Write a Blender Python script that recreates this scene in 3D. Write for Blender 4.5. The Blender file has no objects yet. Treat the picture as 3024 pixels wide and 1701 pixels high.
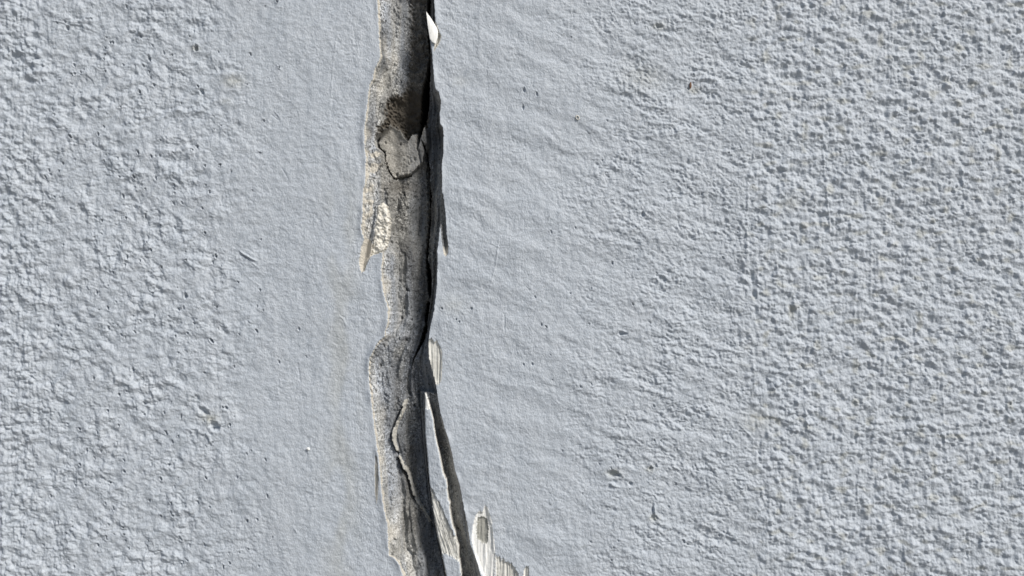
import bpy, math, random
import numpy as np

# ------------------------------------------------------------------ camera, sky, sun, exposure
S = 0.0002                 # metres per photo pixel on the wall face (frame = 0.605 m wide)
Z0 = 1.40                  # height of the photo centre above the ground
scene = bpy.context.scene
def P(px, py, h=0.0):      # wall coordinates (px right, px down, px out of the wall) -> metres
    return ((px - 1512) * S, -h * S, (850.5 - py) * S + Z0)
cam_d = bpy.data.cameras.new("camera"); cam = bpy.data.objects.new("camera", cam_d)
scene.collection.objects.link(cam); scene.camera = cam
cam_d.lens = 32.0; cam_d.sensor_width = 36.0; cam_d.clip_start = 0.01; cam_d.clip_end = 60
cam.location = (0, -3024 * S * 32.0 / 36.0, Z0); cam.rotation_euler = (math.radians(90), 0, 0)
IMG_ANG, ALPHA = math.radians(50), math.radians(30)     # direction on the wall, angle off the wall
sd_ = np.array([math.cos(IMG_ANG) * math.cos(ALPHA), -math.sin(ALPHA), math.sin(IMG_ANG) * math.cos(ALPHA)])
EL = math.asin(sd_[2]); ROT = math.atan2(sd_[0], sd_[1])
w = bpy.data.worlds.new("World"); scene.world = w; w.use_nodes = True
nt = w.node_tree; bg = nt.nodes['Background']
sky = nt.nodes.new('ShaderNodeTexSky'); sky.sky_type = 'NISHITA'; sky.sun_disc = False
sky.sun_elevation = EL; sky.sun_rotation = ROT
nt.links.new(sky.outputs[0], bg.inputs[0]); bg.inputs[1].default_value = 0.07
sun_d = bpy.data.lights.new("sun", 'SUN'); sun = bpy.data.objects.new("sun", sun_d)
scene.collection.objects.link(sun)
sun_d.energy = 4.3; sun_d.angle = math.radians(16.0); sun_d.color = (1.0, 0.95, 0.88)
from mathutils import Vector
sun.rotation_euler = Vector(-sd_).to_track_quat('-Z', 'Y').to_euler()
vs = scene.view_settings
vs.view_transform = 'Standard'; vs.look = 'None'; vs.gamma = 1; vs.use_curve_mapping = False
vs.exposure = 0.0
rng = np.random.RandomState(7); random.seed(7)

# ------------------------------------------------------------------ noise
_perm = rng.permutation(512).astype(np.int64)
_gx = np.cos(np.arange(64) * 2 * math.pi / 64).astype(np.float32); _gy = np.sin(np.arange(64) * 2 * math.pi / 64).astype(np.float32)
def _h(ix, iy, seed): return _perm[(_perm[(_perm[(ix + seed * 17) & 511] + iy) & 511] + seed * 31) & 511]
def perlin(x, y, seed=0):
    x = np.asarray(x, np.float32); y = np.asarray(y, np.float32)
    ix = np.floor(x).astype(np.int64); iy = np.floor(y).astype(np.int64)
    fx = x - ix; fy = y - iy
    u = fx * fx * fx * (fx * (fx * 6 - 15) + 10); v = fy * fy * fy * (fy * (fy * 6 - 15) + 10)
    def g(a, b):
        k = _h(ix + a, iy + b, seed) & 63
        return _gx[k] * (fx - a) + _gy[k] * (fy - b)
    n0 = g(0, 0) * (1 - u) + g(1, 0) * u; n1 = g(0, 1) * (1 - u) + g(1, 1) * u
    return (n0 * (1 - v) + n1 * v) * 1.5
def fbm(x, y, seed, o=3, gain=0.5):
    r = 0; a = 1.0
    for k in range(o):
        r = r + a * perlin(x * 2 ** k + 13.7 * k, y * 2 ** k - 5.1 * k, seed + k); a *= gain
    return r
def grains(x, y, seed, rmin=0.35, rmax=0.8, dens=1.0):
    """rounded grains of sand/plaster: max of little domes, one per cell"""
    ix = np.floor(x).astype(np.int64); iy = np.floor(y).astype(np.int64)
    out = np.zeros(np.broadcast(x, y).shape, np.float32)
    for a in (-1, 0, 1):
        for b in (-1, 0, 1):
            k = _h(ix + a, iy + b, seed); k2 = _h(ix + a, iy + b, seed + 5); k3 = _h(ix + a, iy + b, seed + 9)
            cx = ix + a + k / 511.0; cy = iy + b + k2 / 511.0
            r = rmin + (rmax - rmin) * k3 / 511.0
            d = ((x - cx) ** 2 + (y - cy) ** 2) / (r * r)
            v = np.where((k + k2) % 100 < dens * 100, r * np.clip(1 - d, 0, 1) ** 1.3, 0)
            out = np.maximum(out, v)
    return out
def sstep(a, b, x):
    t = np.clip((x - a) / (b - a), 0, 1); return t * t * (3 - 2 * t)

# ------------------------------------------------------------------ wall grid (pixels of the photo)
def axis(segs, lo, hi):
    v = []
    for a, b, st in segs: v.append(np.arange(a, b, st))
    v = np.concatenate(v); 
    pre, st, p = [], segs[0][2], v[0]
    while p > lo: st = min(st * 1.035, 120); p -= st; pre.append(p)
    post, st, p = [], segs[-1][2], v[-1]
    while p < hi: st = min(st * 1.035, 120); p += st; post.append(p)
    return np.concatenate([pre[::-1], v, post])
XA = axis([(-1000, -120, 5.0), (-120, 1040, 2.3), (1040, 1345, 1.25), (1345, 1580, 1.6), (1580, 3150, 2.3), (3150, 3950, 5.0)], -6000, 9000)
YA = axis([(-500, -100, 5.0), (-100, 1800, 2.0), (1800, 2200, 5.0)], -4200, 7850.5)
YA = YA[YA < 7850]; YA = np.concatenate([YA, [7850.5]])
X, Y = np.meshgrid(XA.astype(np.float32), YA.astype(np.float32))
NY, NX = X.shape

# ------------------------------------------------------------------ painted render coat
wob = 22 * perlin(Y[:, :1] / 150, Y[:, :1] * 0 + .3, 3) + 8 * perlin(Y[:, :1] / 40, Y[:, :1] * 0 + .6, 4)
wr = sstep(2165, 2262, X + wob) + 0.10 * sstep(1850, 2180, X) * (1 - sstep(2185, 2245, X + wob))
wl = 1 - sstep(40, 210, X + 1.3 * wob + 60 * perlin(X / 90, Y / 110, 41))
ml = sstep(-200, 200, X) * (1 - sstep(480, 900, X + 60 * perlin(X / 200, Y / 200, 5)))
mr = sstep(1560, 1950, X + 80 * perlin(X / 200, Y / 200, 6))
wx = X + 6 * perlin(X / 30, Y / 30, 11); wy = Y + 6 * perlin(X / 30, Y / 30, 12)
H = 5.0 * perlin(X / 240, Y / 300, 21) + 1.6 * perlin(X / 75, Y / 90, 22)
patch = 0.55 + 0.55 * sstep(-0.5, 0.5, fbm(X / 110, Y / 110, 51, 2))
wx2 = X + 3 * perlin(X / 14, Y / 14, 13); wy2 = Y + 3 * perlin(X / 14, Y / 14, 14)
g1 = grains(wx2 / 20, wy2 / 17, 31, .24, .62, .62); g2 = grains(wx2 / 11 + 7, wy2 / 10.0, 33, .25, .66, .7); g3 = grains(wx2 / 27 + 3, wy2 / 23.0, 35, .14, .30, .7)
fine = 1.5 * perlin(wx / 9.5, wy / 8.5, 64) + .9 * perlin(wx / 5.2, wy / 5.6, 65)
streakv = perlin(X / 7, Y / 60, 66)
H += np.clip(wr + 1.0 * wl, 0, 1.2) * ((.30 + .75 * patch) * (7.4 * g1 + 2.4 * g2 - 1.6 * g3) + 4.5 * fbm(wx / 70, wy / 50, 36, 2) + 3.8 * perlin(wx2 / 25, wy2 / 20, 37) + .30 * fine + 1.1 * streakv)
brk = .55 + .55 * sstep(-.25, .45, fbm(X / 120, Y / 90, 67, 2))
H += ml * brk * 1.25 * (5.0 * perlin(wx / 46, wy / 38, 61) + 3.2 * perlin(wx2 / 22, wy2 / 21, 62) + .8 * fine + 2.2 * g1 - 5.0 * g3 + .5 * streakv)
u = X * .966 + Y * .26; v = -X * .26 + Y * .966
H += mr * brk * (1 - .65 * sstep(2185, 2245, X + wob)) * (3.4 * perlin((u + 14 * perlin(X / 80, Y / 70, 74)) / 130, (v + 10 * perlin(X / 60, Y / 60, 75)) / 27, 71) + 1.5 * perlin(u / 26, v / 13, 72) + 2.6 * perlin(wx2 / 19, wy2 / 17, 73) + 1.3 * fine + 2.2 * g1 - 4.5 * g3)
H += .45 * fine * (.5 + perlin(X / 80, Y / 100, 68))
H += 0.34 * perlin(X / 4.6, Y / 34, 81) * (0.7 + perlin(X / 90, Y / 120, 82)) + 0.16 * perlin(X / 30, Y / 5, 85) + 0.9 * perlin(X / 16, Y / 14, 83) + 0.5 * perlin(X / 5, Y / 5, 84)
ua = X * .93 + Y * .36 + 30 * perlin(X / 200, Y / 200, 89); va = Y * .93 - X * .36 + 26 * perlin(X / 160, Y / 160, 90)
H += sstep(1180, 1420, X) * (1.1 - .5 * sstep(2100, 2300, X)) * (3.0 * perlin(ua / 260, va / 58, 86) + 2.0 * np.clip(perlin(ua / 120, va / 24, 88) + .1, 0, 1) * sstep(-.3, .5, perlin(X / 150, Y / 120, 93)))
H += 1.0 * perlin(X / 60, Y / 75, 94) + .6 * np.clip(perlin(X / 26, Y / 160, 95), 0, 1) + 1.0 * perlin(X / 26, Y / 30, 87)
# creases of the thick paint film
cr = np.abs(perlin(wx / 26, wy / 30, 91)); H += 0.5 * np.exp(-(cr / .05) ** 2) * (perlin(X / 70, Y / 70, 92) > .05)
del cr

# stamping helpers: they touch only a window of the grid
def win(x0, y0, x1, y1):
    i0, i1 = np.searchsorted(YA, [y0, y1]); j0, j1 = np.searchsorted(XA, [x0, x1])
    return slice(i0, max(i1, i0 + 1)), slice(j0, max(j1, j0 + 1))
def seg_dist(px, py, pts):
    best = np.full(px.shape, 1e9, np.float32); bt = np.zeros(px.shape, np.float32)
    n = len(pts) - 1
    for k in range(n):
        (ax, ay), (bx, by) = pts[k], pts[k + 1]
        dx, dy = bx - ax, by - ay; L2 = dx * dx + dy * dy + 1e-6
        t = np.clip(((px - ax) * dx + (py - ay) * dy) / L2, 0, 1)
        d = np.hypot(px - ax - t * dx, py - ay - t * dy)
        m = d < best; best[m] = d[m]; bt[m] = (k + t[m]) / n
    return best, bt
def line(pts, wd, amp, taper=True, jit=1.0):
    xs = [p[0] for p in pts]; ys = [p[1] for p in pts]; m = 4 * wd + 3
    sl = win(min(xs) - m, min(ys) - m, max(xs) + m, max(ys) + m)
    x, y = X[sl], Y[sl]
    d, t = seg_dist(x + jit * perlin(x / 9, y / 9, 101), y + jit * perlin(x / 9, y / 9, 102), pts)
    k = np.exp(-(d / wd) ** 2) * amp
    if taper: k = k * np.clip(4 * t * (1 - t), 0, 1) ** .4
    if wd > 2.3: k = k * np.clip(.55 + 1.5 * perlin(x / 40, y / 26, 103), 0, 1.2)
    H[sl] += k
def pit(cx, cy, rx, ry, ang, dep, rim=.25):
    m = 3 * max(rx, ry) + 3; sl = win(cx - m, cy - m, cx + m, cy + m); x, y = X[sl] - cx, Y[sl] - cy
    c, s = math.cos(ang), math.sin(ang); a = (x * c + y * s) / rx; b = (-x * s + y * c) / ry
    r = np.sqrt(a * a + b * b) + .45 * perlin(X[sl] / (.5 * max(rx, ry) + 2), Y[sl] / (.5 * max(rx, ry) + 2), 111)
    H[sl] += -dep * np.exp(-r ** 4) + rim * dep * np.exp(-((r - 1.5) / .5) ** 2) * .5
# pin holes in the trowelled coat
for k in range(520):
    q = rng.rand()
    if q < .50: cx, cy = 120 + 720 * rng.beta(1.3, 1.6), rng.uniform(-100, 1800)
    elif q < .88: cx, cy = rng.triangular(1480, 1980, 2300), rng.uniform(-100, 1800)
    else: cx, cy = rng.uniform(600, 3100), rng.uniform(-100, 1800)
    if 1050 < cx < 1420: continue
    r = rng.uniform(1.3, 2.9) * (.8 if cx > 1400 else 1); pit(cx, cy, r, r * rng.uniform(1.0, 2.6), rng.uniform(-.7, .1), rng.uniform(3, 9) * r / 2.5 * (1.5 if cx < 900 else 1), .3)
for cx, cy, rx, ry, a, d in [(600, 1212, 9, 19, -.95, 14), (634, 1258, 12, 17, -.8, 18), (578, 141, 6, 10, -.1, 16), (198, 82, 6, 6, 0, 14),
        (392, 1091, 5, 6, 0, 12), (668, 1204, 4, 6, -.7, 14), (548, 874, 5, 9, 0, 14), (596, 271, 6, 9, -.3, 13), (440, 172, 4, 9, -.2, 13),
        (1812, 1400, 20, 9, .25, 17), (1922, 1383, 6, 7, 0, 14), (1862, 1428, 6, 6, 0, 10), (1836, 985, 13, 6, .1, 12), (1932, 1530, 12, 9, .2, 12),
        (1945, 78, 13, 6, .3, 9), (1898, 633, 7, 7, 0, 11), (1547, 266, 4, 7, 0, 9), (1545, 317, 3, 8, 0, 8), (1392, 911, 4, 4, 0, 9), (2350, 899, 12, 12, 0, -11),
        (1305, 911, 3, 4, 0, 10), (1347, 943, 2.5, 3, 0, 10), (1356, 950, 2.5, 3, 0, 10), (1572, 1075, 3, 4, 0, 9), (1546, 1076, 3, 4, 0, 9),
        (2345, 1267, 17, 8, .3, -12), (2330, 560, 22, 34, .1, -5), (1810, 1432, 18, 5, .3, -7), (618, 1290, 6, 16, -.4, -6)]:
    pit(cx, cy, rx * .9, ry * .9, a, d * .75)
# scratches, trowel ridges, brush hairs
for pts, wd, am in [
    ([(706, 742), (736, 760), (757, 771)], 2.2, 5.5), ([(706, 749), (738, 768)], 2.0, -5.0), ([(736, 771), (757, 786)], 1.5, 2.2),
    ([(997, 90), (985, 180), (972, 350)], 1.6, 1.6), ([(828, 490), (852, 530)], 1.6, -2.0), ([(878, 1070), (886, 1130)], 1.6, -2.2),
    ([(1490, 925), (1490, 985)], 1.5, -3.2), ([(1474, 705), (1462, 790), (1446, 850)], 2.2, 1.8), ([(1730, 1080), (1795, 1120)], 1.5, 1.2),
    ([(1936, 1448), (1932, 1500), (1938, 1540)], 3.2, 5.0), ([(1929, 1455), (1927, 1530)], 2.5, -4), ([(1855, 560), (1862, 650)], 2.6, 3.2),
    ([(2226, 300), (2228, 380), (2224, 470), (2208, 540), (2205, 760), (2216, 930), (2225, 1100), (2236, 1250), (2232, 1420), (2290, 1560)], 3.2, 3.6),
    ([(2196, 770), (2206, 860), (2206, 930), (2218, 960)], 3.2, 6), ([(2216, 770), (2222, 850), (2230, 930)], 7.0, -5), ([(2232, 770), (2240, 930)], 3.5, 4),
    ([(2330, 230), (2338, 350), (2322, 480), (2314, 620)], 5.5, 3.6), ([(2324, 250), (2331, 350)], 4.5, -.8),
    ([(2428, 400), (2438, 560), (2452, 690)], 2.6, 3.6), ([(2430, 850), (2520, 850)], .1, 0), ([(2528, 850), (2520, 990)], 3, 4),
    ([(2374, 1180), (2386, 1290), (2404, 1400), (2408, 1540)], 5.5, 3.6), ([(2366, 1190), (2378, 1290)], 4.5, -.8),
    ([(2705, 850), (2722, 960)], 3, 3.6), ([(2704, 930), (2704, 1150)], 2.4, 3), ([(2785, 30), (2796, 130)], 3, 5), ([(2700, 200), (2708, 360)], 2.4, 3.4),
    ([(2832, 440), (2846, 560), (2848, 700)], 3.4, 5), ([(2780, 1060), (2786, 1280), (2794, 1360)], 3.2, 4.4), ([(2534, 1400), (2530, 1510)], 3, 4),
    ([(2862, 1570), (2862, 1701)], 2.6, 4), ([(2668, 1600), (2674, 1701)], 2.6, 3.4), ([(2966, 1100), (2992, 1420)], 2.6, 3), ([(2922, 20), (2925, 160)], 3, 3.6),
    ([(2180, 1250), (2228, 1300)], 2, 2.4), ([(2230, 1315), (2245, 1345)], 2.4, -5), ([(455, 290), (400, 278)], .1, 0), ([(330, 700), (326, 850)], 1.8, 1.6),
    ([(150, 60), (232, 74)], 2.5, 2.8), ([(0, 1257), (52, 1258)], 2.5, -3.4), ([(50, 1560), (62, 1600), (76, 1540)], 2.2, 2.6), ([(8, 1480), (12, 1610), (28, 1701)], 3, 4),
    ([(160, 1445), (158, 1500)], 1.8, 1.8), ([(815, 190), (833, 210)], 1.5, 2.4), ([(808, 325), (830, 352)], 1.6, 2.6), ([(800, 338), (826, 358)], 1.4, -2.2)]:
    if am: line(pts, wd, am * (1.0 if pts[0][0] > 2180 else 1), jit=2.5 if pts[0][0] > 2180 else 1)
for k in range(150):                                   # loose brush hairs and creases all over
    cx, cy = rng.uniform(-50, 2300), rng.uniform(-50, 1750)
    if 1040 < cx < 1440: continue
    a = rng.normal(1.2, .7); L = rng.uniform(8, 34); b = a + rng.uniform(-.6, .6)
    p1 = (cx + L * math.cos(a), cy + L * math.sin(a)); p2 = (p1[0] + L * .6 * math.cos(b), p1[1] + L * .6 * math.sin(b))
    line([(cx, cy), p1, p2], 1.5, rng.choice([-1, 1]) * rng.uniform(.6, 1.7))
for k in range(44):                                    # vertical drips left by the roller on the right
    cx, cy = rng.uniform(2240, 3120), rng.uniform(-80, 1700); L = rng.uniform(60, 240)
    line([(cx, cy), (cx + rng.uniform(-6, 9), cy + L * .5), (cx + rng.uniform(-8, 16), cy + L)], rng.uniform(2.4, 5), rng.uniform(.8, 1.9), jit=4)

# ------------------------------------------------------------------ the open channel
gx = win(1030, -4300, 1620, 8000)
gx = (slice(0, NY), gx[1])
x, y = X[gx], Y[gx]
def pl(pts):
    a = np.array(sorted(pts, key=lambda p: p[1]), float)
    return np.interp(YA, a[:, 1], a[:, 0]).astype(np.float32)[:, None]
yy = YA[:, None].astype(np.float32)
rag = 1.6 * perlin(yy / 9, yy * 0 + .2, 121) + 1.0 * perlin(yy / 3.3, yy * 0 + .4, 122)
drift = np.where(yy < 0, 60 * perlin(yy / 300, yy * 0 + .5, 123) * np.clip(-yy / 200, 0, 1), 0) + np.where(yy > 1701, (yy - 1701) * .12 + 60 * perlin(yy / 400, yy * 0 + .5, 124) * np.clip((yy - 1701) / 300, 0, 1), 0)
Le = pl([(1112, -60), (1114, 0), (1116, 59), (1119, 119), (1122, 166), (1119, 175), (1113, 190), (1105, 205), (1099, 233), (1090, 250), (1086, 282),
         (1083, 312), (1079, 350), (1075, 386), (1076, 430), (1081, 468), (1078, 537), (1071, 571), (1071, 623), (1067, 675), (1072, 700), (1112, 741), (1128, 745), (1126, 780), (1126, 827), (1134, 873), (1144, 904), (1144, 954),
         (1137, 973), (1134, 994), (1115, 1010), (1102, 1035), (1090, 1060), (1088, 1091), (1090, 1137), (1095, 1168), (1099, 1215), (1110, 1302),
         (1121, 1378), (1124, 1435), (1131, 1492), (1143, 1549), (1146, 1600), (1148, 1640), (1163, 1646), (1177, 1663), (1190, 1701), (1200, 1760)]) + drift + rag
Re = pl([(1281, -60), (1282, 0), (1285, 60), (1283, 70), (1264, 74), (1266, 86), (1272, 128), (1276, 166), (1280, 208), (1283, 252), (1286, 264), (1296, 272),
         (1301, 297), (1301, 315), (1298, 335), (1300, 366), (1308, 378), (1310, 400), (1309, 451), (1305, 478), (1305, 516), (1305, 560), (1303, 640),
         (1298, 680), (1291, 744), (1292, 780), (1290, 842), (1281, 920), (1270, 966), (1264, 1013), (1267, 1060), (1276, 1091), (1287, 1137),
         (1291, 1160), (1300, 1218), (1312, 1260), (1323, 1294), (1335, 1340), (1344, 1390), (1357, 1431), (1367, 1485), (1380, 1549), (1388, 1606),
         (1403, 1644), (1420, 1701), (1440, 1760)]) + drift + .6 * rag
Tl = pl([(1253, 1160), (1253, 1207), (1255, 1283), (1262, 1359), (1268, 1435), (1278, 1511), (1291, 1587), (1304, 1640), (1316, 1701), (1340, 1900)]) + .2 * rag
Tr = 2.6 * sstep(.1, .16, perlin(yy / 44, yy * 0 + .8, 212)) + pl([(1254, 1160), (1261, 1172), (1268, 1199), (1278, 1237), (1285, 1291), (1295, 1332), (1304, 1378), (1311, 1412), (1315, 1418), (1323, 1473), (1331, 1530),
         (1342, 1580), (1354, 1618), (1354, 1663), (1359, 1701), (1340, 1900)]) + .25 * rag
Tl = np.where((yy > 1160) & (yy < 1900), Tl + drift, 0); Tr = np.where((yy > 1160) & (yy < 1900), Tr + drift, 0)
V = pl([(1259, -60), (1261, 0), (1260, 80), (1260, 160), (1254, 230), (1249, 300), (1241, 360), (1238, 400), (1246, 520), (1250, 700), (1255, 765), (1258, 800),
        (1260, 850), (1260, 880), (1256, 910), (1251, 960), (1243, 1003), (1232, 1030), (1218, 1058), (1212, 1100), (1218, 1150), (1228, 1220), (1236, 1300),
        (1243, 1380), (1252, 1450), (1263, 1511), (1276, 1587), (1291, 1650), (1303, 1701), (1330, 1900)]) + drift
D = pl([(88, -60), (88, 0), (92, 200), (94, 400), (92, 520), (88, 760), (80, 900), (72, 1040), (72, 1150), (80, 1300), (84, 1500), (86, 1701), (84, 1900)])  # depth
D = D * (1 + .12 * perlin(yy / 120, yy * 0, 131))
Rc1 = np.where((yy > 1160) & (yy < 1900), Tl, Re)
t = np.clip((x - Le) / np.maximum(V - Le, 1), 0, 1)
lft = np.sin(t * math.pi / 2) ** 0.8
lft = .72 * lft + .28 * t
led = 5.5 + 4 * perlin(yy / 22, yy * 0 + .15, 133) + 2 * perlin(yy / 6, yy * 0 + .35, 134)
lft = np.where(x - Le < led, .035, lft)
s = np.clip((Rc1 - x) / np.maximum(Rc1 - V, 1), 0, 1)
rgt = s ** .45
c1 = np.where(x < V, lft, rgt) * D
c1[(x < Le) | (x > Rc1)] = 0
# second channel to the right of the painted tongue
D2 = pl([(0, 1000), (18, 1090), (40, 1200), (44, 1400), (48, 1701), (40, 1900)])
w2 = np.where((yy > 1160) & (yy < 1900), Tr, V + 6)
t2 = np.clip((x - w2) / np.maximum(Re - w2, 1), 0, 1)
c2 = D2 * np.clip(np.minimum((t2 / .07) ** .5, ((1 - t2) / .72) ** .8), 0, 1); c2[(t2 <= 0) | (t2 >= 1)] = 0
C = np.maximum(c1, c2)
inside = C > .8

def ins(poly, jit=1.0, seed=141, fe=0):
    """signed distance (negative inside) to a polygon, over the channel window"""
    xs = [p[0] for p in poly]; ys = [p[1] for p in poly]; out = np.full(x.shape, 99., np.float32)
    i0, i1 = np.searchsorted(YA, [min(ys) - 40, max(ys) + 40]); xa = XA[gx[1]]; j0, j1 = np.searchsorted(xa, [min(xs) - 40, max(xs) + 40])
    sl = (slice(i0, i1), slice(j0, j1)); a, b = x[sl], y[sl]
    a2 = a + jit * perlin(a / 7, b / 7, seed); b2 = b + jit * perlin(a / 7, b / 7, seed + 1) + fe * (perlin(a / 7, b / 400, seed + 2) + .7 * perlin(a / 3, b / 200, seed + 3))
    d, _ = seg_dist(a2, b2, poly + [poly[0]])
    c = np.zeros(a.shape, bool); n = len(poly)
    for k in range(n):
        (x0, y0), (x1, y1) = poly[k], poly[(k + 1) % n]
        if y0 == y1: continue
        c ^= ((y0 > b2) != (y1 > b2)) & (a2 < (x1 - x0) * (b2 - y0) / (y1 - y0) + x0)
    out[sl] = np.where(c, -d, d); return out

# coarse lumps and cement grit of the channel floor
uu = x + .10 * (y - 800)
grit = 2.2 * grains(x / 9, y / 10, 151, .25, .7, .8) + 1.3 * grains(x / 5, y / 5.5, 153, .25, .7, .7)
streak = 7.0 * perlin(uu / 27, y / 210, 154) + 3.2 * perlin(uu / 13, y / 110, 155) + 1.4 * perlin(uu / 6, y / 60, 156)
lump = 7 * fbm(x / 55, y / 70, 157, 3)
tn = t + (1 - s) * 1.0 * (x >= V) + .05 * perlin(x / 30, y / 60, 152)
flow = 21 * perlin(tn * 4.0 + y / 380, y / 320, 158) + 4.5 * perlin(tn * 11 + y / 600, y / 170, 159) + 1.6 * perlin(tn * 24, y / 110, 160)
flow += 4 * np.abs(perlin(tn * 3.2 + y / 500, y / 260, 162)) + 2.5 * fbm(x / 16, y / 22, 164, 3)
gmask = .25 + 1.1 * sstep(-.25, .35, fbm(x / 45, y / 90, 165, 2))
grit = grit * gmask
# fine saw marks along the left rim
rim = np.clip((x - Le) / 60, 0, 1)
saw = 1.8 * np.sin((x * .75 - y * .55) / 1.5) * np.clip(1 - (x - Le) / 46, 0, 1) * sstep(985, 1010, y) * (1 - sstep(1130, 1200, y))
depthw = np.clip(C / 14, 0, 1)
Hc = -C + depthw * (.4 * streak + flow * sstep(0, 30, C) + lump * np.clip(C / 45, 0, 1)) + depthw * grit * 2.1 + saw

# hollow where a lump of mortar fell out (top), its rim, and the loose plug below it
hollow = ins([(1196, -40), (1200, 60), (1194, 110), (1196, 170), (1190, 230), (1178, 262), (1140, 275), (1131, 310), (1128, 345), (1108, 372), (1103, 396),
              (1120, 384), (1146, 366), (1174, 376), (1187, 400), (1198, 408), (1213, 386), (1226, 386), (1240, 400), (1262, 350), (1262, 200), (1268, 100), (1262, -40)], 9)
Hc -= np.where(hollow < 0, 13 + 20 * sstep(200, 330, y), 0) * sstep(0, 24, -hollow)
Hc += np.where(hollow < 0, 9 * fbm(x / 24, y / 24, 161, 4, .6), 0) * sstep(0, 10, -hollow)
plug = ins([(1103, 400), (1121, 382), (1148, 364), (1174, 376), (1187, 400), (1198, 408), (1213, 386), (1226, 386), (1230, 425), (1250, 352), (1256, 420),
            (1240, 470), (1222, 492), (1204, 508), (1170, 518), (1155, 520), (1144, 508), (1134, 490), (1128, 468), (1124, 442), (1103, 424)], 2)
Hc = np.where(plug < 0, -76 + .20 * (x - 1130) + 4.5 * fbm(x / 40, y / 45, 163, 2) + grit * sstep(1165, 1200, x + .3 * (y - 440)) * 1.3 + 6 * np.exp(plug / 6.0) * (x < 1200), Hc)
def cline(pts, wd, dep, jit=2.0, taper=False, flat=2):
    xs = [p[0] for p in pts]; ys = [p[1] for p in pts]; m = 4 * wd + 6
    i0, i1 = np.searchsorted(YA, [min(ys) - m, max(ys) + m]); xa = XA[gx[1]]; j0, j1 = np.searchsorted(xa, [min(xs) - m, max(xs) + m])
    sl = (slice(i0, i1), slice(j0, j1)); a, b = x[sl], y[sl]
    d, t = seg_dist(a + jit * perlin(a / 7, b / 7, 171), b + jit * perlin(a / 7, b / 7, 172), pts)
    k = np.exp(-(d / wd) ** flat)
    if taper: k = k * np.clip(4 * t * (1 - t), 0, 1) ** .35
    Hc[sl] += dep * k
    m_ = np.zeros(x.shape, np.float32); m_[sl] = k; return m_
f_plug = cline([(1108, 392), (1103, 408), (1104, 422), (1124, 438), (1127, 468), (1135, 492), (1145, 509), (1156, 521), (1170, 517), (1204, 509)], 3.2, -26, 4, False, 4)
cline([(1226, 388), (1226, 430)], 2.5, -16); cline([(1230, 436), (1236, 470)], 3, -10)
# deep fissure at the bottom of the channel
def fissure(cen, dep):
    a = np.array(cen, float); c = np.interp(YA, a[:, 1], a[:, 0])[:, None]; wd = np.interp(YA, a[:, 1], a[:, 2], left=0, right=0)[:, None]
    jx = 2.2 * perlin(yy / 8, yy * 0, 181) + 1.2 * perlin(yy / 3, yy * 0, 182)
    return np.clip(1.6 * (1 - np.abs(x - c - jx) / np.maximum(wd / 2 + .8 * perlin(yy / 5, yy * 0 + .7, 183), .01)), 0, 1) * (wd > .4) * dep
fis = fissure([(1258 - 60, -1200, 10), (1259, -60, 9), (1259, 0, 10), (1259, 60, 10), (1261, 110, 8), (1264, 145, 6), (1261, 170, 12), (1258, 205, 17), (1251, 237, 24), (1248, 282, 29),
               (1246, 312, 25), (1240, 341, 22), (1239, 365, 20), (1231, 388, 7), (1228, 396, 0)], 150)
fis = np.maximum(fis, fissure([(1252, 752, 0), (1253, 764, 7), (1257, 790, 14), (1260, 830, 15), (1262, 866, 13), (1262, 877, 4), (1258, 886, 0)], 130))
fis = np.maximum(fis, fissure([(1258, 888, 0), (1257, 898, 12), (1253, 925, 13), (1251, 944, 11), (1252, 962, 8), (1249, 975, 15), (1243, 1003, 13), (1234, 1026, 10), (1224, 1046, 7), (1216, 1062, 4), (1208, 1100, 0)], 110))
fis = np.maximum(fis, fissure([(1236, 398, 0), (1246, 420, 5), (1254, 455, 3), (1262, 490, 7), (1263, 530, 4), (1265, 575, 9), (1264, 610, 4), (1262, 650, 8), (1258, 700, 5), (1255, 730, 9), (1253, 756, 6), (1254, 764, 0)], 90))
fisc = (fis > 8) & inside
Hc -= fis
# folded lip of mortar with a small crack under it
lip = cline([(1191, 1190), (1186, 1208), (1178, 1232), (1165, 1258), (1157, 1290), (1160, 1318), (1167, 1336)], 5.4, 13, 2, False, 4)
lip2 = cline([(1173, 1358), (1184, 1382), (1198, 1402), (1208, 1436), (1216, 1462), (1227, 1494), (1247, 1530), (1262, 1556)], 5.4, 13, 3, False, 4)
cline([(1182, 1208), (1164, 1244), (1150, 1280), (1149, 1304), (1162, 1336), (1170, 1350)], 2.4, -17, 2)
cline([(1168, 1362), (1178, 1392), (1192, 1414), (1200, 1440), (1206, 1472), (1218, 1494)], 3.2, -24, 2)
cline([(1230, 1510), (1252, 1540), (1268, 1566), (1282, 1600), (1298, 1650)], 2.0, -12, 2)
# ledge between channel floor and right wall
cline([(1262, 470), (1264, 560), (1267, 680), (1270, 760)], 4, 9, 3); cline([(1250, 420), (1256, 500), (1260, 620), (1256, 690), (1254, 750)], 4.2, -30, 5)
cline([(1238, 1160), (1238, 1230), (1243, 1320), (1250, 1380)], 3.2, 7, 2); cline([(1228, 1080), (1232, 1150), (1230, 1240)], 3, -6, 3)
cline([(1290, 300), (1296, 420), (1290, 560), (1298, 690)], 3, -6, 3); cline([(1334, 1300), (1352, 1420), (1372, 1560), (1388, 1680)], 2.6, 5, 1.5)
for k in range(70):                                    # blow holes in the mortar
    cy = rng.uniform(0, 1700); cx = rng.uniform(np.interp(cy, YA, Le[:, 0]) + 12, np.interp(cy, YA, V[:, 0]))
    r = rng.uniform(1.5, 3.6); cline([(cx, cy), (cx + 1, cy + r * rng.uniform(.5, 2))], r, -rng.uniform(4, 11), 2)

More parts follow.
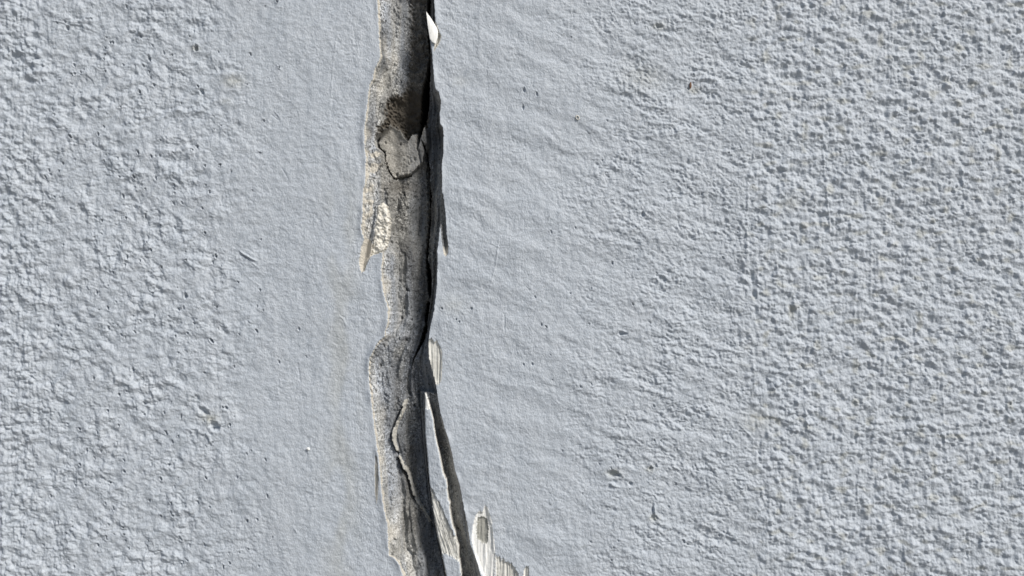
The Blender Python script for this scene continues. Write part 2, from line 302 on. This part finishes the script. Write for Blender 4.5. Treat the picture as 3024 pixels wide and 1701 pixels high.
# left scoop and bright scraped patch beside it
scoop = ins([(1100, 612), (1110, 606), (1112, 640), (1104, 690), (1094, 756), (1086, 772), (1076, 800), (1066, 806), (1059, 775), (1066, 727), (1080, 690)], 2)
bright = ins([(1112, 612), (1120, 600), (1130, 596), (1139, 604), (1147, 640), (1147, 672), (1139, 727), (1133, 742), (1093, 756), (1103, 690), (1108, 650)], 2.4)
Hc = np.where(bright < 0, -9 + .10 * (1140 - x) * -1 + 5.0 * fbm(x / 26, y / 20, 191, 5, .66) - 4 * sstep(5, 0, -bright), Hc)
Hc = np.where((scoop < 0) & (bright >= 0), -6 - 20 * sstep(0, 16, -scoop) + grit * .6, Hc)
bare_l = ins([(1078, 430), (1092, 452), (1100, 440), (1122, 446), (1124, 480), (1104, 520), (1102, 580), (1110, 600), (1096, 650), (1084, 690), (1066, 690), (1068, 560)], 5)
Hc = np.where(bare_l < 0, Hc * .45 - 3 + 4.5 * fbm(x / 20, y / 26, 193, 4, .6), Hc)
# long gouge hanging from the right rim
gouge = ins([(1298, 560), (1309, 575), (1316, 634), (1319, 692), (1324, 727), (1322, 750), (1316, 758), (1310, 750), (1303, 709), (1299, 668), (1294, 690), (1290, 600)], .8)
Hc = np.where((gouge < 0) & (x > Re - 4), np.minimum(Hc, -2 - 16 * sstep(0, 9, -gouge) * (1 - .7 * sstep(715, 758, y)) + .5 * grit), Hc)

# flat scars where the paint was planed off
ribs = lambda per, amp, sh=0.0: 2.0 * amp * perlin((x + sh * (y - 1100)) / (per * .55) + .3 * perlin(x / 9, y / 40, 203), y / 260, 201) + .9 * amp * perlin((x + sh * (y - 1100)) / (per * .24), y / 90, 204) * (.6 + perlin(x / 15, y / 30, 206)) + .6 * fbm(x / 12, y / 16, 202, 2)
scars = {}
def scar(name, poly, dep, per, amp, sh=0.0, jit=1.0, tilt=0.0):
    global Hc
    m = ins(poly, jit, 205, 5 if dep < 7 else 0); cx = sum(p[0] for p in poly) / len(poly)
    k = (m < 0) & (C < 3)
    Hc = np.where(k, -1.2 - dep * sstep(0, 7, -m) + ribs(per, amp, sh) + tilt * (x - cx), Hc)
    scars[name] = k; return m
scar('scar_a', [(1260, 998), (1270, 1001), (1292, 1010), (1300, 1022), (1306, 1040), (1306, 1080), (1303, 1122), (1290, 1140), (1270, 1100)], 4, 6.2, 1.5, .0, .8)
fan = scar('scar_b', [(1433, 1492), (1441, 1500), (1447, 1520), (1453, 1552), (1459, 1600), (1463, 1645), (1462, 1760), (1440, 1760), (1424, 1700), (1404, 1645), (1394, 1606),
     (1392, 1590), (1396, 1550), (1402, 1524), (1411, 1511), (1422, 1508)], 6, 17, 1.6, .05, 1.5)
scar('scar_c', [(1464, 1642), (1476, 1646), (1490, 1656), (1503, 1662), (1516, 1668), (1523, 1684), (1532, 1690), (1536, 1760), (1464, 1760)], 4, 8.2, 2.0, .0, 2.2)
scar('scar_d', [(1543, 1760), (1545, 1688), (1553, 1671), (1561, 1673), (1563, 1760)], 4, 9, 1.3, .0, .8)
scar('scar_e', [(1107, 1345), (1114, 1352), (1118, 1416), (1114, 1470), (1110, 1488), (1106, 1450), (1105, 1400)], 3, 7, 1.2, .0, .8)
spot = ins([(1412, 1532), (1424, 1526), (1438, 1536), (1441, 1570), (1437, 1606), (1424, 1603), (1410, 1590), (1409, 1560)], 3)
Hc = np.where((spot < 0) & scars['scar_b'], Hc - 4 + .9 * grit, Hc)
# flake pit at the top right rim
pitm = ins([(1266, 40), (1276, 50), (1287, 66), (1292, 80), (1298, 94), (1303, 106), (1299, 122), (1290, 138), (1280, 152), (1272, 132), (1266, 90)], 1)
pk = (pitm < 0) & (C < 3); Hc = np.where(pk, -9 * sstep(0, 6, -pitm) - 1, Hc); scars['flake_pit'] = pk

# painted tongue between the two channels, with its planed bare part and white tip
tongue = (y > 1160) & (y < 1900) & (x >= Tl) & (x <= Tr)
tw = np.minimum(x - Tl, Tr - x)
planed = ins([(1267, 1432), (1271, 1443), (1282, 1458), (1293, 1481), (1304, 1502), (1316, 1526), (1328, 1552), (1338, 1576), (1350, 1604), (1358, 1618), (1356, 1660), (1344, 1652),
              (1331, 1644), (1312, 1637), (1300, 1634), (1290, 1595), (1276, 1520)], 1.2, 141, 8)
Hw = H[gx]
Ht = Hw * .9 + 1.2 * fbm(x / 22, y / 40, 211, 2) - 5 + 3.5 * (np.clip((x - Tl) / np.maximum(Tr - Tl, 4), 0, 1) - .3)
Ht = np.where(planed < 0, Ht - 5 + ribs(7.4, 1.5, -.30), Ht)
tip = tongue & (y < 1207 + 5 * perlin(x / 6, y / 6, 210))
Ht = np.where(tip, Ht - 2, Ht)
tl_line = ins([(1349, 1655), (1356, 1655), (1364, 1760), (1356, 1760)], .6)
Hc = np.where(tongue, Ht - 6 * sstep(3, 0, tw), Hc)

removed = inside | (bright < 0) | (scoop < 0) | ((gouge < 0) & (x > Re - 4)) | (bare_l < 0) & (x > Le - 1)
for k in scars.values(): removed = removed | k
removed = removed & ~tongue
# the paint film bulges a little along the rim
edge_d = np.minimum(np.abs(x - Le), np.abs(x - Re))
newH = np.where(removed | tongue, Hc, Hw * sstep(0, 26, edge_d) + np.clip(1.6 + 6 * perlin(x / 60, y / 55, 213), 0, 6) * np.exp(-(edge_d / 9) ** 2))
newH = np.where(removed, np.minimum(newH, -1.5), newH)
H[gx] = newH
# the wall's outer border turns back to its body
for sl_ in ((slice(0, 1), slice(None)), (slice(-1, None), slice(None)), (slice(None), slice(0, 1)), (slice(None), slice(-1, None))): H[sl_] = -1200
print('height range', H[1:-1, 1:-1].min(), H[1:-1, 1:-1].max(), NX, NY)

# ------------------------------------------------------------------ which part each spot belongs to, and what is bare there
lab = np.zeros((NY, NX), np.int8); sub = lab[gx]
sub[removed] = 1
sub[(plug < 0) & inside & (f_plug < .3)] = 3
sub[(lip > .35) & inside] = 4; sub[(lip2 > .35) & inside] = 5
sub[fisc] = 2
sub[(bright < 0)] = 6
for n_, (k_, m_) in enumerate(scars.items()): sub[m_] = 10 + n_
sub[tongue] = 7; sub[tongue & (planed < 0)] = 8; sub[tip] = 9; sub[tongue & (Tr - x < 1.3 + .9 * perlin(yy / 14, yy * 0 + .1, 225)) & (planed > 0)] = 9; sub[tongue & (Tl + 1.2 > x) & (planed > 0)] = 9
lab[gx] = sub
cream = np.zeros((NY, NX), np.float32)
band = 5 + 5 * perlin(yy / 30, yy * 0 + .9, 221)
cr = np.where((x - Le) < band, 1, 0) * 1.0
cr = np.maximum(cr, sstep(1, -5, bare_l) * sstep(-.12, .12, perlin(x / 22, y / 30, 222) + .12 * perlin(x / 5, y / 5, 224)))
cr = np.maximum(cr, ((scoop < 0) & (x - Le < 9)) * 1.0)
cr = np.maximum(cr, (gouge < 0) * sstep(722, 742, y))
cr = np.maximum(cr, .55 * sstep(.1, .6, perlin(x / 40, y / 70, 223)) * sstep(60, 0, x - Le))
cr = np.maximum(cr, ((x > Tr) & (x - Tr < 1.2) & (y > 1160)) * .7)
cr = np.maximum(cr, ((C < 14) & (x > V) & (y > 1230) & (x > Tr)) * .35)
cr = np.where(plug < 0, .20 + .22 * sstep(1180, 1150, x), cr)
cr = np.where((spot < 0), 0, cr)
cream[gx] = np.clip(cr, -1, 1)
brown = np.zeros((NY, NX), np.float32)
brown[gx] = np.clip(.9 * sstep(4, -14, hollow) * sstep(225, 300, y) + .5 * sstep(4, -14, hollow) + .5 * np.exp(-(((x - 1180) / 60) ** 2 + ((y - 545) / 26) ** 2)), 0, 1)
dirt = np.zeros((NY, NX), np.float32)
chalk_light = np.zeros((NY, NX), np.float32)
chalk_light[gx] = np.clip(sstep(.62, .05, tn) * (.70 + 1.0 * fbm(x / 36, y / 110, 226, 2)) * (tn > 0), 0, 1) * (1 - .8 * ((hollow < 0) | (plug < 0)))  # chalky wear, with the lit left slope's brightness put into the colour
for cx, cy, r, am in [(620, 1235, 26, .8), (1812, 1398, 20, .8), (1932, 1530, 16, .8), (690, 240, 30, .7), (1945, 78, 20, .6), (2335, 600, 30, .5), (2350, 905, 18, .5),
                      (1900, 228, 60, .4), (2050, 265, 18, .8), (1360, 240, 22, .35), (2240, 1240, 50, .45), (1340, 900, 40, .3), (1920, 1385, 14, .7), (575, 142, 12, .8), (670, 300, 18, .35)]:
    sl = win(cx - 3 * r, cy - 3 * r, cx + 3 * r, cy + 3 * r)
    dirt[sl] = np.maximum(dirt[sl], am * np.exp(-((X[sl] - cx) ** 2 + ((Y[sl] - cy) * 1.6) ** 2) / r ** 2) * (1 + .5 * perlin(X[sl] / 9, Y[sl] / 9, 231)))
dirt *= .7
dirt += np.clip(wr, 0, 1) * .45 * sstep(.25, .75, perlin(X / 38, Y / 26, 232))
dirt[:, :] += .30 * np.exp(-((X - 1010) / 46) ** 2) * sstep(-.1, .5, perlin(X / 60, Y / 160, 233) + .15) * sstep(380, 700, Y)

# ------------------------------------------------------------------ materials
def newmat(name):
    m = bpy.data.materials.new(name); m.use_nodes = True; t_ = m.node_tree
    return m, t_, t_.nodes['Principled BSDF']
def N(t_, ty, **kw):
    n = t_.nodes.new(ty)
    for k, v in kw.items(): setattr(n, k, v)
    return n
def noise(t_, scale, detail=4, rough=.55, vec=None):
    n = N(t_, 'ShaderNodeTexNoise'); n.inputs['Scale'].default_value = scale; n.inputs['Detail'].default_value = detail; n.inputs['Roughness'].default_value = rough
    if vec: t_.links.new(vec, n.inputs['Vector'])
    return n
def ramp(t_, src, a, b, c0=(0, 0, 0, 1), c1=(1, 1, 1, 1)):
    r = N(t_, 'ShaderNodeValToRGB'); r.color_ramp.elements[0].position = a; r.color_ramp.elements[1].position = b
    r.color_ramp.elements[0].color = c0; r.color_ramp.elements[1].color = c1; t_.links.new(src, r.inputs[0]); return r
def mix(t_, fac, a, b, mode='MIX'):
    m = N(t_, 'ShaderNodeMix', data_type='RGBA', blend_type=mode)
    for sock, v in ((m.inputs[0], fac), (m.inputs[6], a), (m.inputs[7], b)):
        if hasattr(v, 'links'): t_.links.new(v, sock)
        elif isinstance(v, tuple): sock.default_value = v
        else: sock.default_value = v
    return m.outputs[2]
def attr(t_, name):
    a = N(t_, 'ShaderNodeAttribute'); a.attribute_name = name; return a.outputs['Fac']
def bump(t_, h, strength, dist, bsdf):
    b = N(t_, 'ShaderNodeBump'); b.inputs['Strength'].default_value = strength; b.inputs['Distance'].default_value = dist
    t_.links.new(h, b.inputs['Height']); t_.links.new(b.outputs[0], bsdf.inputs['Normal'])
def objvec(t_, sx=1, sy=1, sz=1):
    tc = N(t_, 'ShaderNodeTexCoord'); mp = N(t_, 'ShaderNodeMapping'); mp.inputs['Scale'].default_value = (sx, sy, sz)
    t_.links.new(tc.outputs['Object'], mp.inputs[0]); return mp.outputs[0]

def paint_mat():
    m, t_, b = newmat('grey blue wall paint'); ov = objvec(t_)
    n1 = noise(t_, 48, 6, .68, objvec(t_, 1, 1, .6)); c = mix(t_, ramp(t_, n1.outputs[0], .35, .7).outputs[0], (.408, .454, .510, 1), (.480, .520, .570, 1))
    n2 = noise(t_, 900, 3, .7, ov); c = mix(t_, ramp(t_, n2.outputs[0], .3, .75).outputs[0], c, (.56, .59, .63, 1)) if False else mix(t_, .30, c, mix(t_, ramp(t_, n2.outputs[0], .35, .65).outputs[0], (.32, .358, .41, 1), (.62, .66, .715, 1)))
    c = mix(t_, attr(t_, 'dirt'), c, (.36, .36, .31, 1))
    t_.links.new(c, b.inputs['Base Color']); b.inputs['Roughness'].default_value = .62
    n3 = noise(t_, 1500, 4, .65, objvec(t_, 1, 1, .55)); bump(t_, n3.outputs[0], .55, .001, b)
    return m
def mortar_mat():
    m, t_, b = newmat('rough grey mortar'); ov = objvec(t_)
    n1 = noise(t_, 70, 5, .65, objvec(t_, 1, 1, .3)); c = mix(t_, ramp(t_, n1.outputs[0], .35, .68).outputs[0], (.12, .122, .126, 1), (.38, .38, .372, 1))
    n2 = noise(t_, 900, 4, .7, ov); pm = ramp(t_, noise(t_, 60, 4, .6, objvec(t_, 1, 1, .35)).outputs[0], .38, .60)
    ml_ = N(t_, 'ShaderNodeMath', operation='MULTIPLY'); t_.links.new(ramp(t_, n2.outputs[0], .50, .62).outputs[0], ml_.inputs[0]); t_.links.new(pm.outputs[0], ml_.inputs[1]); c = mix(t_, ml_.outputs[0], c, (.66, .66, .65, 1))
    n3 = noise(t_, 560, 3, .7, objvec(t_, 1.3, 1.3, 1.0)); c = mix(t_, ramp(t_, n3.outputs[0], .55, .64).outputs[0], c, (.07, .07, .068, 1))
    ch = N(t_, 'ShaderNodeMath', operation='MULTIPLY'); t_.links.new(attr(t_, 'chalk_light'), ch.inputs[0])
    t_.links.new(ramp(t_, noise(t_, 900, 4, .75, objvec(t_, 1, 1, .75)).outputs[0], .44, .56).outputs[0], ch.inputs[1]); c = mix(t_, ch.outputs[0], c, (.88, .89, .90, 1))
    cs = ramp(t_, noise(t_, 45, 3, .5, objvec(t_, 1.6, 1.6, .16)).outputs[0], .42, .58, (.80, .85, .93, 1), (1.03, 1.02, .98, 1)); c = mix(t_, 1.0, c, cs.outputs[0], 'MULTIPLY')
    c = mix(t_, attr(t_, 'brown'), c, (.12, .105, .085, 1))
    c = mix(t_, attr(t_, 'cream'), c, (.74, .70, .62, 1))
    t_.links.new(c, b.inputs['Base Color']); b.inputs['Roughness'].default_value = .92
    n4 = noise(t_, 1000, 5, .7, ov); bump(t_, n4.outputs[0], .9, .002, b)
    return m
def plaster_mat(name, ca, cb, sc=900, bs=.5, streak=.08):
    m, t_, b = newmat(name)
    n1 = noise(t_, sc, 4, .6, objvec(t_, 1, 1, streak)); c = mix(t_, ramp(t_, n1.outputs[0], .35, .65).outputs[0], ca, cb)
    c = mix(t_, attr(t_, 'grey'), c, (.25, .25, .22, 1))
    t_.links.new(c, b.inputs['Base Color']); b.inputs['Roughness'].default_value = .8
    n4 = noise(t_, 1300, 4, .7, objvec(t_)); bump(t_, n4.outputs[0], bs, .0008, b)
    return m
M_paint = paint_mat(); M_mortar = mortar_mat()
M_white = plaster_mat('bare white plaster', (.66, .665, .65, 1), (.88, .885, .87, 1))
M_scar = plaster_mat('planed filler', (.44, .44, .41, 1), (.78, .775, .74, 1))
M_cream = plaster_mat('crumbly cream plaster', (.60, .57, .50, 1), (.88, .86, .80, 1), 500, .8, 1)
m_, t_, b_ = newmat('black fissure'); n_ = noise(t_, 300); t_.links.new(ramp(t_, n_.outputs[0], .3, .7, (.012, .011, .010, 1), (.045, .042, .038, 1)).outputs[0], b_.inputs['Base Color']); b_.inputs['Roughness'].default_value = 1; M_dark = m_
M_lip = plaster_mat('pale lip mortar', (.38, .37, .34, 1), (.54, .53, .49, 1), 500, .8, 1)
M_grey = plaster_mat('grey planed filler', (.22, .22, .20, 1), (.40, .39, .37, 1))
m_, t_, b_ = newmat('plug mortar'); n_ = noise(t_, 180, 5); c_ = ramp(t_, n_.outputs[0], .3, .7, (.17, .17, .168, 1), (.27, .265, .25, 1)); t_.links.new(c_.outputs[0], b_.inputs['Base Color']); b_.inputs['Roughness'].default_value = .9
bump(t_, noise(t_, 900).outputs[0], .5, .001, b_); M_plug = m_
m_, t_, b_ = newmat('brown seed'); t_.links.new(ramp(t_, noise(t_, 900).outputs[0], .3, .7, (.10, .045, .022, 1), (.22, .10, .05, 1)).outputs[0], b_.inputs['Base Color']); b_.inputs['Roughness'].default_value = .5; M_seed = m_
m_, t_, b_ = newmat('concrete ground'); t_.links.new(ramp(t_, noise(t_, 30, 6).outputs[0], .3, .7, (.22, .21, .20, 1), (.34, .33, .31, 1)).outputs[0], b_.inputs['Base Color']); b_.inputs['Roughness'].default_value = .9; M_ground = m_

# ------------------------------------------------------------------ meshes
def link(name, me, mat, parent=None):
    me.materials.append(mat); o = bpy.data.objects.new(name, me); scene.collection.objects.link(o)
    if parent: o.parent = parent
    return o
PX = ((X - 1512) * S).astype(np.float32); PY = (-H * S).astype(np.float32); PZ = ((850.5 - Y) * S).astype(np.float32)
wall = bpy.data.objects.new('plaster_wall', None); scene.collection.objects.link(wall); wall.location = (0, 0, 0)
wall['label'] = 'grey-blue painted plaster wall split by a long vertical crack, trowelled smooth beside it'
wall['category'] = 'wall'; wall['kind'] = 'thing'
qi, qj = np.meshgrid(np.arange(NY - 1), np.arange(NX - 1), indexing='ij')
idx = qi * NX + qj
# a face takes the label of its top-left corner unless that one is paint beside a removed corner
FL = lab[:-1, :-1]
def build(name, sel, mat, attrs=(), label=None):
    f = idx[sel]
    if f.size == 0: print('EMPTY', name); return None
    quads = np.stack([f, f + NX, f + NX + 1, f + 1], 1)
    used, inv = np.unique(quads, return_inverse=True); inv = inv.reshape(quads.shape).astype(np.int32)
    co = np.stack([PX.ravel()[used], PY.ravel()[used], PZ.ravel()[used] + Z0], 1).astype(np.float32)
    me = bpy.data.meshes.new(name); me.vertices.add(len(used)); me.vertices.foreach_set('co', co.ravel())
    me.loops.add(inv.size); me.loops.foreach_set('vertex_index', inv.ravel())
    me.polygons.add(len(inv)); me.polygons.foreach_set('loop_start', np.arange(0, inv.size, 4, dtype=np.int32))
    me.update(calc_edges=True); me.polygons.foreach_set('use_smooth', np.ones(len(inv), bool))
    for an, av in attrs:
        a = me.attributes.new(an, 'FLOAT', 'POINT'); a.data.foreach_set('value', av.ravel()[used].astype(np.float32))
    o = link(name, me, mat, wall)
    if label: o['label'] = label
    return o
grey = np.zeros((NY, NX), np.float32); gs = grey[gx]; gs[:] = np.where(spot < 2, .85, 0); grey[gx] = gs
build('painted_surface', FL == 0, M_paint, [('dirt', dirt)])
build('mortar_channel', FL == 1, M_mortar, [('cream', cream), ('brown', brown), ('chalk_light', chalk_light)])
build('fissure', FL == 2, M_dark)
build('mortar_plug', FL == 3, M_mortar, [('cream', cream), ('brown', brown), ('chalk_light', chalk_light)], label='loose grey plug of mortar ringed by a dark crack')
build('mortar_lip', FL == 4, M_lip, label='thin curled lip of mortar, upper piece')
build('mortar_lip', FL == 5, M_lip, label='thin curled lip of mortar, lower piece')
build('scraped_patch', FL == 6, M_cream, label='crumbly cream plaster patch')
build('paint_strip', FL == 7, M_paint, [('dirt', dirt)], label='narrow strip of paint left standing inside the channel')
build('scraped_patch', FL == 8, M_scar, label='ribbed bare patch on the strip of paint')
build('scraped_patch', FL == 9, M_white, label='white bare tip of the strip of paint')
for n_, (nm, mt, lb) in enumerate([('scraped_patch', M_scar, 'finely ribbed beige patch right of the channel'), ('scraped_patch', M_white, 'tall white scraped patch with a grey gritty spot'),
        ('scraped_patch', M_scar, 'comb-like ribbed scrape at the bottom'), ('scraped_patch', M_scar, 'small lone finger of ribbed scrape'), ('scraped_patch', M_grey, 'thin grey scrape left of the channel'), ('scraped_patch', M_cream, 'bare pit behind the lifted paint flake')]):
    build(nm, FL == 10 + n_, mt, [('grey', grey)], lb)

def mesh_from(name, verts, faces, mat, parent=None, smooth=True):
    me = bpy.data.meshes.new(name); me.from_pydata(verts, [], faces); me.update()
    for p in me.polygons: p.use_smooth = smooth
    return link(name, me, mat, parent)
# solid core of the wall behind the coat
def box(name, x0, x1, y0, y1, z0, z1, mat, parent=None):
    v = [(a, b, c) for a in (x0, x1) for b in (y0, y1) for c in (z0, z1)]
    return mesh_from(name, v, [(0, 1, 3, 2), (4, 6, 7, 5), (0, 4, 5, 1), (2, 3, 7, 6), (0, 2, 6, 4), (1, 5, 7, 3)], mat, parent, False)
core = box('wall_core', float(PX.min()) + .001, float(PX.max()) - .001, .06, .24, 0.0, float(PZ.max()) + Z0 - .001, M_mortar, wall)
gr = box('ground', -15, 15, -15, 15, -.3, -.0005, M_ground); gr['kind'] = 'structure'

# lifted paint flake: a curled sheet with thickness
def sheet(name, left, right, hl, hr, curl, th, mat, parent, nu=14, nv=40):
    L = np.array(left, float); R = np.array(right, float); vs_, fs = [], []
    def samp(A, t):
        s_ = t * (len(A) - 1); k = min(int(s_), len(A) - 2); f = s_ - k; return A[k] * (1 - f) + A[k + 1] * f
    for side in (0, 1):
        for i in range(nv + 1):
            t = i / nv; a = samp(L, t); b = samp(R, t)
            for j in range(nu + 1):
                u_ = j / nu; p = a * (1 - u_) + b * u_
                e = hl[0] * (1 - t) + hl[1] * t; g = hr[0] * (1 - t) + hr[1] * t
                h = e * (1 - u_) + g * u_ + curl * math.sin(u_ * math.pi) + .5 * math.sin(p[1] * .7 + p[0]) * math.sin(p[1] * .23)
                vs_.append(P(p[0] + .35 * math.sin(i * 1.9) * (j in (0, nu)), p[1], h - side * th))
    n = (nv + 1) * (nu + 1); q = lambda s_, i, j: s_ * n + i * (nu + 1) + j
    for i in range(nv):
        for j in range(nu):
            fs.append((q(0, i, j), q(0, i + 1, j), q(0, i + 1, j + 1), q(0, i, j + 1))); fs.append((q(1, i, j), q(1, i, j + 1), q(1, i + 1, j + 1), q(1, i + 1, j)))
    for i in range(nv):
        fs.append((q(0, i, 0), q(1, i, 0), q(1, i + 1, 0), q(0, i + 1, 0))); fs.append((q(0, i, nu), q(0, i + 1, nu), q(1, i + 1, nu), q(1, i, nu)))
    for j in range(nu):
        fs.append((q(0, 0, j), q(0, 0, j + 1), q(1, 0, j + 1), q(1, 0, j))); fs.append((q(0, nv, j), q(1, nv, j), q(1, nv, j + 1), q(0, nv, j + 1)))
    return mesh_from(name, vs_, fs, mat, parent)
fl = sheet('paint_flake', [(1260, 38), (1262, 60), (1264, 80), (1267, 100), (1270, 118), (1276, 126), (1285, 131)],
           [(1262, 39), (1274, 55), (1284, 72), (1291, 84), (1294, 95), (1293, 110), (1287, 132)], (13, 9), (1, 2), 3, 2.2, M_white, wall)
fl['label'] = 'curled white flake of bare paint backing'
sl_ = sheet('paint_flake', [(1270, 112), (1272, 128), (1275, 145), (1277, 162)], [(1272, 112), (1284, 130), (1282, 144), (1279, 163)], (4, 2), (2, 1), 1, 2, M_paint, wall, 8, 20)
sl_['label'] = 'small grey flake still wearing its paint'

# loose bits caught on the paint
def blob(name, cx, cy, h, rx, ry, rz, ang, mat, seed, rough=.12, nu=20, nv=14, label='', cat=''):
    r_ = random.Random(seed); ph = [r_.uniform(0, 6) for _ in range(6)]; vs_, fs = [], []
    for i in range(nv + 1):
        th = math.pi * i / nv
        for j in range(nu):
            fi = 2 * math.pi * j / nu
            k = 1 + rough * (math.sin(3 * fi + ph[0]) * math.sin(2 * th + ph[1]) + .6 * math.sin(5 * fi + ph[2]) * math.sin(4 * th + ph[3]))
            a = rx * k * math.sin(th) * math.cos(fi); b = ry * k * math.cos(th); c = rz * k * math.sin(th) * math.sin(fi)
            vs_.append(((a * math.cos(ang) - b * math.sin(ang)) * S, -c * S, -(a * math.sin(ang) + b * math.cos(ang)) * S))
    for i in range(nv):
        for j in range(nu):
            fs.append((i * nu + j, i * nu + (j + 1) % nu, (i + 1) * nu + (j + 1) % nu, (i + 1) * nu + j))
    o = mesh_from(name, vs_, fs, mat); o.location = P(cx, cy, h); o['label'] = label; o['category'] = cat; return o
def surf(cx, cy):
    return float(H[np.searchsorted(YA, cy), np.searchsorted(XA, cx)])
blob('seed', 2039, 252, surf(2039, 252) + 2, 3.2, 9.5, 3.0, .03, M_seed, 1, .05, label='tiny brown oval seed stuck to the paint at upper right', cat='seed')
blob('plaster_crumb', 911, 1325, surf(911, 1325) + 3, 5, 4, 5, .3, M_white, 2, .22, label='small white plaster crumb on the smooth paint left of the crack', cat='crumb')
# seed husk: an open ring
def ring(name, cx, cy, h, R, r, mat, label, cat):
    vs_, fs = [], []; n, m = 28, 8
    for i in range(n):
        a = 2 * math.pi * i / n
        for j in range(m):
            b = 2 * math.pi * j / m; rr = R * (1 + .12 * math.sin(a + 1)) + r * math.cos(b)
            vs_.append((rr * math.cos(a) * .75 * S, -(r * math.sin(b) * 1.5) * S, rr * math.sin(a) * S))
    for i in range(n):
        for j in range(m): fs.append((i * m + j, ((i + 1) % n) * m + j, ((i + 1) % n) * m + (j + 1) % m, i * m + (j + 1) % m))
    o = mesh_from(name, vs_, fs, mat); o.location = P(cx, cy, h); o.rotation_euler = (0, -.5, 0); o['label'] = label; o['category'] = cat; return o
ring('seed_husk', 1705, 348, surf(1705, 348) + 1.5, 6, 1.5, M_cream, 'small pale ring-shaped husk on the paint right of the crack', 'husk')
